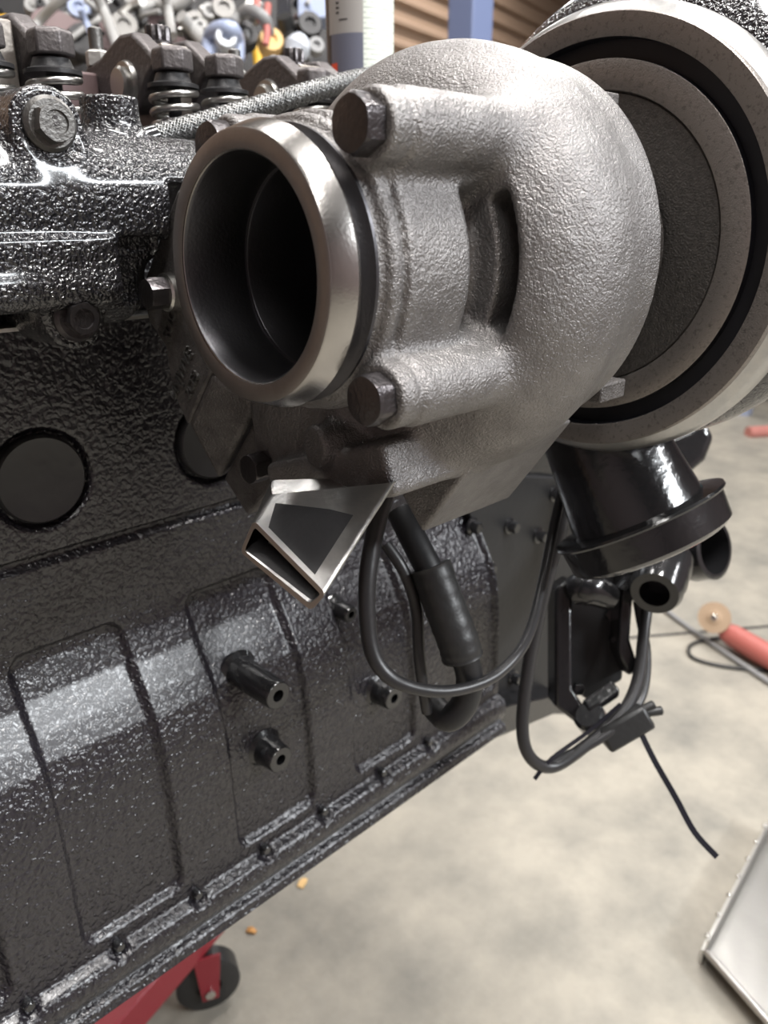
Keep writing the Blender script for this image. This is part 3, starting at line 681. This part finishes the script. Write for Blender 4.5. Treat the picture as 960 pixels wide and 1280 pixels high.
# connector and zip ties
cn = thing('wire_connector', 'black plastic wire connector hanging at the end of the cables', 'connector', at(780, 910, .68))
mb = MB(); mb.box(at(780, 908, .68), (.022, .011, .012), RV*.86+UV*.5, UV*.86-RV*.5, DV); mb.build('connector_body', M['rubber'], cn, .003)
for k, (x, y) in enumerate([(803, 886), (818, 880), (828, 888), (806, 895)]):
    mb = MB(); mb.cyl(at(792, 893, .68), at(x, y, .68), .004, 10, ch=.001); mb.build('pin_latch', M['rubber'], cn)
def strap(name, pts, wd_, label):
    P = spline(pts, 6); mb = MB(); s_ = DV*.0006; rings = []
    for i, p in enumerate(P):
        t = P[min(i+1, len(P)-1)]-P[max(i-1, 0)]; t /= np.linalg.norm(t); n_ = np.cross(t, DV); n_ /= np.linalg.norm(n_)
        rings.append([p-n_*wd_-s_, p+n_*wd_-s_, p+n_*wd_+s_, p-n_*wd_+s_])
    mb.loft(rings); return tag(mb.build(name, M['canblack'], None, off=A(pts[0])), label, 'cable tie')
strap('zip_tie', [at(793, 898, .675), at(815, 945, .665), at(845, 998, .655), at(868, 1040, .648), at(896, 1071, .64)], .0024, 'long black zip tie tail dangling over the concrete floor')
strap('zip_tie', [at(776, 880, .67), at(735, 915, .668), at(690, 948, .655), at(668, 974, .65)], .0016, 'short black zip tie end poking out below the cable loop')
# spray can standing on the head
can = thing('spray_can', 'black spray can with grey label and pale printed back panel', 'spray can', (.607, .640, 1.2358))
cx, cy, cr = .607, .640, .0325
MB().lathe((cx, cy, 1.2358), (0, 0, 1), [(0, .030), (.002, cr), (.21, cr), (.222, .026), (.225, .02), (.25, .018), (.25, .0001)], 64, True).build('can_body', M['canblack'], can)
def patch(z0, z1, a0, a1, mt, name, dr=.0003):
    mb = MB(); mb.lathe((cx, cy, z0), (0, 0, 1), [(0, cr+dr), (z1-z0, cr+dr)], 24, a0=a0, a1=a1, upv=(1, 0, 0)); return mb.build(name, mt, can, angle=0)
vd = math.atan2(-cy, -cx)                     # direction from can to camera
fx, fy, fz = frame((0, 0, 1), (1, 0, 0))
th0 = math.atan2(A((math.cos(vd), math.sin(vd), 0))@fy, A((math.cos(vd), math.sin(vd), 0))@fx)
patch(1.352, 1.388, th0-1.05, th0+.10, M['canlab'], 'label_panel'); patch(1.30, 1.352, th0-.95, th0+.10, M['canlow'], 'label_panel')
patch(1.26, 1.42, th0+.10, th0+1.5, M['print'], 'print_panel'); patch(1.30, 1.328, th0-.95, th0-.70, M['orange'], 'orange_flash', .0006)
for k in range(3): patch(1.376-.004*k, 1.3775-.004*k, th0-.72, th0-.62, M['canblack'], 'print_line', .0005)
patch(1.3625, 1.3635, th0-.62, th0-.35, M['canblack'], 'print_line', .0005)

# ================================================================== FLOOR ITEMS
gr = thing('angle_grinder', 'red angle grinder lying on the concrete floor', 'angle grinder', onZ(915, 790, 0))
gh = onZ(905, 788, 0.05); ge = onZ(985, 835, .04); gd = (ge-gh)/np.linalg.norm(ge-gh)
dn = -DV*.8-RV*.5+A((0, 0, .1)); dn /= np.linalg.norm(dn)
gc = at(893, 772, np.dot(gh-CAM, DV)-.02)
gdisc = MB().lathe(gc, dn, [(-.004, .045), (.004, .045), (.004, .022), (.0045, .020), (.008, .016), (.008, .0001)], 40, True).build('grinding_disc', M['tan'], gr)
MB().cyl(gc, gc+dn*.014, .009, 16, ch=.002).build('clamp_nut', M['bolt_bright'], gdisc)
MB().tube([gc-dn*.01, gc-dn*.05], .026, 20).build('gear_head', M['alu'], gr)
MB().tube([gh, gh+gd*.03, gh+gd*.12, gh+gd*.28], [.022, .032, .034, .028], 24, 5).build('grinder_body', M['red2'], gr)
hose('power_cord', [onZ(985, 838, .006), onZ(950, 838, .006), onZ(900, 832, .006), onZ(866, 822, .006), onZ(862, 808, .006), onZ(880, 800, .006), onZ(905, 797, .006)], .005, M['rubber'], 'grey power cord curled on the floor below the grinder', 'cord')
mb = MB(); mb.tube([onZ(828, 760, .008), onZ(880, 798, .008), onZ(990, 872, .008)], .008, 12, 4); tag(mb.build('steel_rod', M['grey'], None, off=onZ(832, 757, .012)), 'long grey rod lying on the floor beside the grinder', 'rod')
mb = MB(); mb.tube([onZ(935, 541, .02), onZ(980, 538, .02), onZ(1050, 530, .02)], .035, 10, 4); tag(mb.build('air_hose', M['pink'], None, off=onZ(935, 541, 0)), 'faded red strip lying on the far floor', 'hose')
# dropped debris
def chip(p, q, wdt, mt, name, label, cat):
    mb = MB(); p = A(p); q = A(q); t = (q-p)/np.linalg.norm(q-p); n_ = np.cross(t, (0, 0, 1.))
    mid = (p+q)/2+A((0, 0, .004)); mb.loft([[p-n_*wdt, p+n_*wdt, p+n_*wdt+A((0, 0, .003)), p-n_*wdt+A((0, 0, .003))], [mid-n_*wdt*1.3, mid+n_*wdt*1.3, mid+n_*wdt+A((0, 0, .003)), mid-n_*wdt+A((0, 0, .003))], [q-n_*wdt*.7, q+n_*wdt*.7, q+n_*wdt*.7+A((0, 0, .003)), q-n_*wdt*.7+A((0, 0, .003))]])
    return tag(mb.build(name, mt, None, off=(p+q)/2), label, cat)
chip(onZ(375, 1110, .001), onZ(382, 1099, .001), .006, M['wood'], 'wood_chip', 'small yellow wood chip lying on the concrete', 'wood chip')
chip(onZ(309, 1163, .001), onZ(320, 1166, .001), .005, M['leaf'], 'dry_leaf', 'small brown dry leaf scrap near the caster', 'leaf')
# sheet metal tray at the lower right
tr = thing('metal_tray', 'tack welded aluminium sheet tray at the lower right corner', 'tray', onZ(950, 1200, 0))
c0 = onZ(882, 1192, .03); c1 = onZ(965, 1030, .03); c2 = onZ(985, 1310, .03); c3 = c1+(c2-c0)
mb = MB(); mb.prism([c0, c2, c3, c1], (0, 0, .003)); mb.build('floor_panel', M['sheet'], tr)
e_ = (c1-c0); en = np.cross(e_/np.linalg.norm(e_), (0, 0, 1.)); en = en if en@(c2-c0) < 0 else -en
mb = MB(); mb.prism([c0+en*.002, c1+en*.002, c1+en*.002+A((0, 0, .03)), c0+en*.002+A((0, 0, .03))], -en*.004); mb.build('side_lip', M['sheet'], tr)
mb = MB(); mb.prism([c0+en*.004-A((0, 0, .03)), c1+en*.004-A((0, 0, .03)), c1+en*.004+A((0, 0, .004)), c0+en*.004+A((0, 0, .004))], en*.004); mb.build('side_wall', M['alu'], tr)
MB().tube([c0+A((0, 0, .006)), (c0+c2)/2+A((0, 0, .006)), c2+A((0, 0, .006))], .006, 12).build('rolled_edge', M['sheet'], tr)
for k in range(8):
    MB().ball(c0+(c1-c0)*(.02+k*.14)+en*.004+A((0, 0, .03)), .0042, 8).build('weld_tack', M['bolt_bright'], tr)
# engine stand
st = thing('engine_stand', 'red engine stand leg with swivel caster under the block', 'engine stand', onZ(262, 1245, 0))
wc = onZ(262, 1250, 0)+A((0, 0, .05))
wx = RV*.9-A((0, 0, 0)); wx = RV*.93+.36*A((math.cos(YAW), math.sin(YAW), 0)); wax = np.cross(wx, (0, 0, 1.)); wax /= np.linalg.norm(wax)
mb = MB(); mb.lathe(wc-wax*.018, wax, [(0, .044), (.003, .05), (.033, .05), (.036, .044), (.036, .02), (.03, .018), (.03, .0001)], 40, True); cw = mb.build('caster_wheel', M['rubber'], st)
MB().cyl(wc-wax*.034, wc+wax*.034, .008, 12).build('axle_bolt', M['bolt_bright'], cw)
for sg_ in (-1, 1):
    mb = MB(); c = wc+wax*.026*sg_; u = np.cross(wax, (0, 0, 1.))
    mb.prism([c-u*.013-A((0, 0, .014)), c+u*.013-A((0, 0, .014)), c+u*.021+A((0, 0, .075)), c-u*.021+A((0, 0, .075))], wax*.004*sg_); mb.build('caster_fork', M['red'], st, .001)
lg0 = wc+A((0, 0, .105)); lg1 = onZ(105, 1330, .10)
dl = (lg1-lg0)/np.linalg.norm(lg1-lg0); nl = np.cross(dl, (0, 0, 1.)); nl /= np.linalg.norm(nl)
mb = MB(); mb.box((lg0+lg1)/2, (np.linalg.norm(lg1-lg0)/2+.05, .018, .028), dl, nl, np.cross(nl, dl)); mb.build('stand_leg', M['red'], st, .003)
sl_ = -nl if (nl@RV) > 0 else nl; mb = MB(); mb.box((lg0+lg1)/2+sl_*.075-A((0, 0, .01)), (np.linalg.norm(lg1-lg0)/2, .05, .02), dl, nl, np.cross(nl, dl)); mb.build('leg_plate', M['dark'], st, .003)
mb = MB(); mb.box((.45, .90, .56), (.04, .04, .44)); mb.build('stand_post', M['red'], st, .003)
MB().box((.40, .85, .92), (.06, .11, .06)).build('mount_head', M['red'], st, .003)

# ================================================================== BEHIND THE ENGINE
pp = onY(588, 25, 2.0)
mb = MB(); mb.box((pp[0], 2.0, 2.0), (.055, .055, 2.0)); 
tag(mb.build('steel_post', M['blue'], None, .006, off=A((pp[0], 2.0, 0))), 'blue painted steel post behind the turbine housing', 'post')
# salvaged engine on a cart behind
bz = 1.9
sv = thing('salvaged_engine', 'cluttered second engine with hoses and wires blurred behind the rocker gear', 'engine', at(200, 60, 2.0)*A((1, 1, 0))+A((0, 0, 1.2)))
def S(mb, name, mt, bevel=0): return mb.build(name, M[mt] if isinstance(mt, str) else mt, sv, bevel)
def bx(x0, y0, x1, y1, d, th, name, mt, bv=.004): mb = MB(); mb.prism([at(x0, y0, d), at(x1, y0, d), at(x1, y1, d), at(x0, y1, d)], DV*th); return S(mb, name, mt, bv)
def tb(pts, d, r, name, mt): mb = MB(); mb.tube([at(x, y, d+.03*math.sin(i*1.7)) for i, (x, y) in enumerate(pts)], r, 10, 6); return S(mb, name, mt)
def cy(x, y, d, r, ln, name, mt, axd=None):
    mb = MB(); a = -DV+.3*RV if axd is None else axd; a = a/np.linalg.norm(a); c = at(x, y, d)
    mb.lathe(c, a, [(-ln, r*.8), (-ln*.7, r), (-.01, r), (0, r*.9), (0, r*.45), (-.008, r*.4), (-.008, .0001)], 24, True); return S(mb, name, mt)
bx(-60, -40, 420, 140, 2.25, .3, 'engine_casting', 'dark', .01)
bx(-60, 120, 440, 200, 2.1, .5, 'cart_top', 'dark', .01)
for x, y in ((-40, 190), (420, 190)):
    p = at(x, y, 2.3); mb = MB(); mb.box((p[0], p[1], p[2]/2), (.03, .03, p[2]/2)); S(mb, 'cart_leg', 'dark')
bx(120, 18, 230, 70, 2.1, .1, 'purple_cover', 'brownm'); bx(60, 30, 78, 60, 2.0, .05, 'coil_pack', 'alu')
bx(35, -10, 60, 8, 2.0, .05, 'pale_cap', 'greyl'); cy(85, 38, 1.95, .05, .09, 'alternator', 'bolt_grey'); cy(105, 48, 1.9, .042, .05, 'pulley', 'dark'); cy(22, 48, 1.9, .018, .04, 'fitting', 'alu')
for k in range(6): cy(62+k*6, 30+3*k, 1.93, .045, .008, 'cooling_fin', 'brownm')
cy(98, 8, 1.95, .028, .05, 'pulley', 'blueg'); cy(40, 5, 2.0, .02, .04, 'fitting', 'greyl')
tb([(38, 50), (48, 28), (70, 5), (90, -12)], 1.85, .011, 'grey_hose', 'greyl'); tb([(118, -10), (130, 15), (142, 45), (150, 70)], 1.85, .012, 'grey_hose', 'greyl')
tb([(100, 10), (108, 30), (118, 50)], 1.8, .008, 'blue_wire', 'blueg'); tb([(203, -10), (210, 12), (215, 45)], 1.85, .011, 'pale_hose', 'greyl')
tb([(170, 12), (195, 5), (220, 10), (240, -5)], 2.0, .012, 'pale_hose', 'greyl'); tb([(226, 20), (242, 38), (258, 56)], 1.8, .015, 'pale_bar', 'greyl')
tb([(150, 20), (165, 8), (178, 2)], 1.95, .01, 'pipe', 'alu'); bx(140, 30, 160, 50, 2.0, .05, 'module', 'dark'); bx(168, 25, 185, 40, 2.0, .04, 'module', 'alu')
cy(155, 30, 1.95, .035, .05, 'round_cover', 'bolt_grey'); cy(175, 20, 1.98, .02, .03, 'fitting', 'dark')
cy(245, 28, 1.95, .032, .05, 'cast_elbow', 'bolt_grey'); cy(250, 30, 1.9, .014, .02, 'fitting', 'greyl'); cy(237, 18, 2.0, .03, .05, 'housing', 'dark')
tb([(262, 75), (262, 50), (270, 38), (288, 36), (296, 50), (296, 75)], 1.75, .017, 'clear_pipe', 'blueg'); cy(283, 45, 1.72, .024, .03, 'glass_bowl', 'white')
tb([(290, 30), (300, 20), (312, 12), (330, 22), (336, 40)], 1.8, .013, 'dark_hose', 'grey'); tb([(305, 50), (312, 30), (322, 15), (335, 10)], 1.85, .012, 'grey_hose', 'grey')
cy(308, 40, 1.85, .03, .05, 'dark_valve', 'dark'); cy(318, 10, 1.9, .025, .04, 'fitting', 'alu'); cy(280, 8, 1.95, .03, .05, 'cast_elbow', 'bolt_grey'); cy(303, 18, 1.9, .013, .02, 'brass_fitting', 'yellow')
cy(262, 12, 1.95, .02, .03, 'fitting', 'greyl'); cy(340, 48, 1.9, .03, .05, 'cream_bottle', 'wood'); bx(346, -20, 362, 75, 1.95, .06, 'black_bracket', 'canblack')
tb([(355, 20), (362, 45), (372, 62)], 1.9, .02, 'black_hose', 'rubber'); bx(372, -20, 412, 22, 1.95, .05, 'blue_film', 'blueg')
def loose(mb, name, mt, label, cat, o): return tag(mb.build(name, M[mt], None, off=A(o)), label, cat)
loose(MB().tube([at(366, 82, 1.85), at(372, 60, 1.85), at(380, 48, 1.85)], [.015, .032, .018], 14, 6), 'plastic_bag', 'white', 'pale crumpled bag left of the spray can in the blurred clutter', 'bag', at(366, 82, 1.85))
cy(388, 28, 1.9, .03, .05, 'dark_valve', 'dark'); cy(396, 55, 1.9, .02, .03, 'fitting', 'grey')
for k in range(90):
    x = random.uniform(-5, 405); y = random.uniform(-5, 82); cy(x, y, random.uniform(1.95, 2.2), random.uniform(.005, .014), random.uniform(.02, .05), random.choice(['fitting', 'cap', 'bolt_head', 'connector_end']), random.choice(['alu', 'bolt_grey', 'grey', 'dark', 'dark', 'brownm', 'bolt_bright', 'dark', 'satin', 'canblack']), A([random.uniform(-1, 1), random.uniform(-1, 1), random.uniform(-1, 1)])*.8-DV)
for k in range(22):
    x = random.uniform(0, 400); y = random.uniform(-5, 70); pts = [(x, y)]
    for j in range(3): pts.append((pts[-1][0]+random.uniform(-22, 22), pts[-1][1]+random.uniform(-6, 22)))
    tb(pts, random.uniform(1.9, 2.1), random.uniform(.004, .008), random.choice(['wire', 'small_hose']), random.choice(['greyl', 'grey', 'dark', 'alu', 'satin', 'rubber']))
mb = MB(); mb.tube([at(320, -10, 1.78), at(322, 15, 1.78), at(326, 25, 1.78), at(333, 20, 1.78), at(335, 5, 1.78)], .008, 10, 6); mb.tube([at(331, 22, 1.78), at(334, 40, 1.78), at(332, 56, 1.78)], .008, 10, 5); loose(mb, 'red_hook', 'red2', 'bright red hook hanging in the blurred clutter behind', 'hook', at(320, -10, 1.78))
mb = MB(); mb.cyl(at(321, 60, 2.17), at(328, 123, 2.17), .014, 14); loose(mb, 'yellow_stick', 'yellow', 'short yellow stick poking up behind the rocker gear', 'stick', at(328, 123, 2.17))
loose(MB().ball(at(8, 32, 1.8), .022, 12), 'yellow_ball', 'yellow', 'round orange yellow ball at the upper left edge of the clutter', 'ball', at(8, 45, 1.8))
bx(155, -20, 235, 4, 2.05, .04, 'pale_cross_member', 'greyl')
# far right: table legs and clutter under the bench
wt = thing('work_table', 'far work table on blue grey legs with dark clutter beneath', 'table', onZ(930, 520, 0))
lp = onZ(930, 518, 0); fwd = A((math.cos(YAW), math.sin(YAW), 0))
for dx_, dy_ in ((0, 0), (1.6, 0), (0, .7), (1.6, .7)):
    p = lp+RV*dx_+fwd*dy_; mb = MB(); mb.box(p+A((0, 0, .42)), (.035, .035, .42)); mb.build('table_leg', M['blueg'], wt)
mb = MB(); mb.box(lp+RV*.8+fwd*.35+A((0, 0, .86)), (.95, .45, .03), RV, fwd); mb.build('table_top', M['grey'], wt)
q = lp+RV*.35+fwd*.5
mb = MB(); mb.lathe(q+A((0, 0, .2)), -fwd, [(-.1, .1), (-.1, .2), (-.06, .24), (.06, .24), (.1, .2), (.1, .1)], 32, True, True); tag(mb.build('spare_tire', M['rubber'], None, off=q), 'dark tire under the far work table', 'tire')
mb = MB(); mb.box(lp+RV*.40+fwd*.05+A((0, 0, 1.02)), (.3, .2, .13), RV, fwd); tag(mb.build('tool_crate', M['teal'], None, .01, off=lp+RV*.4+A((0, 0, .89))), 'teal crate on the far work table', 'crate')
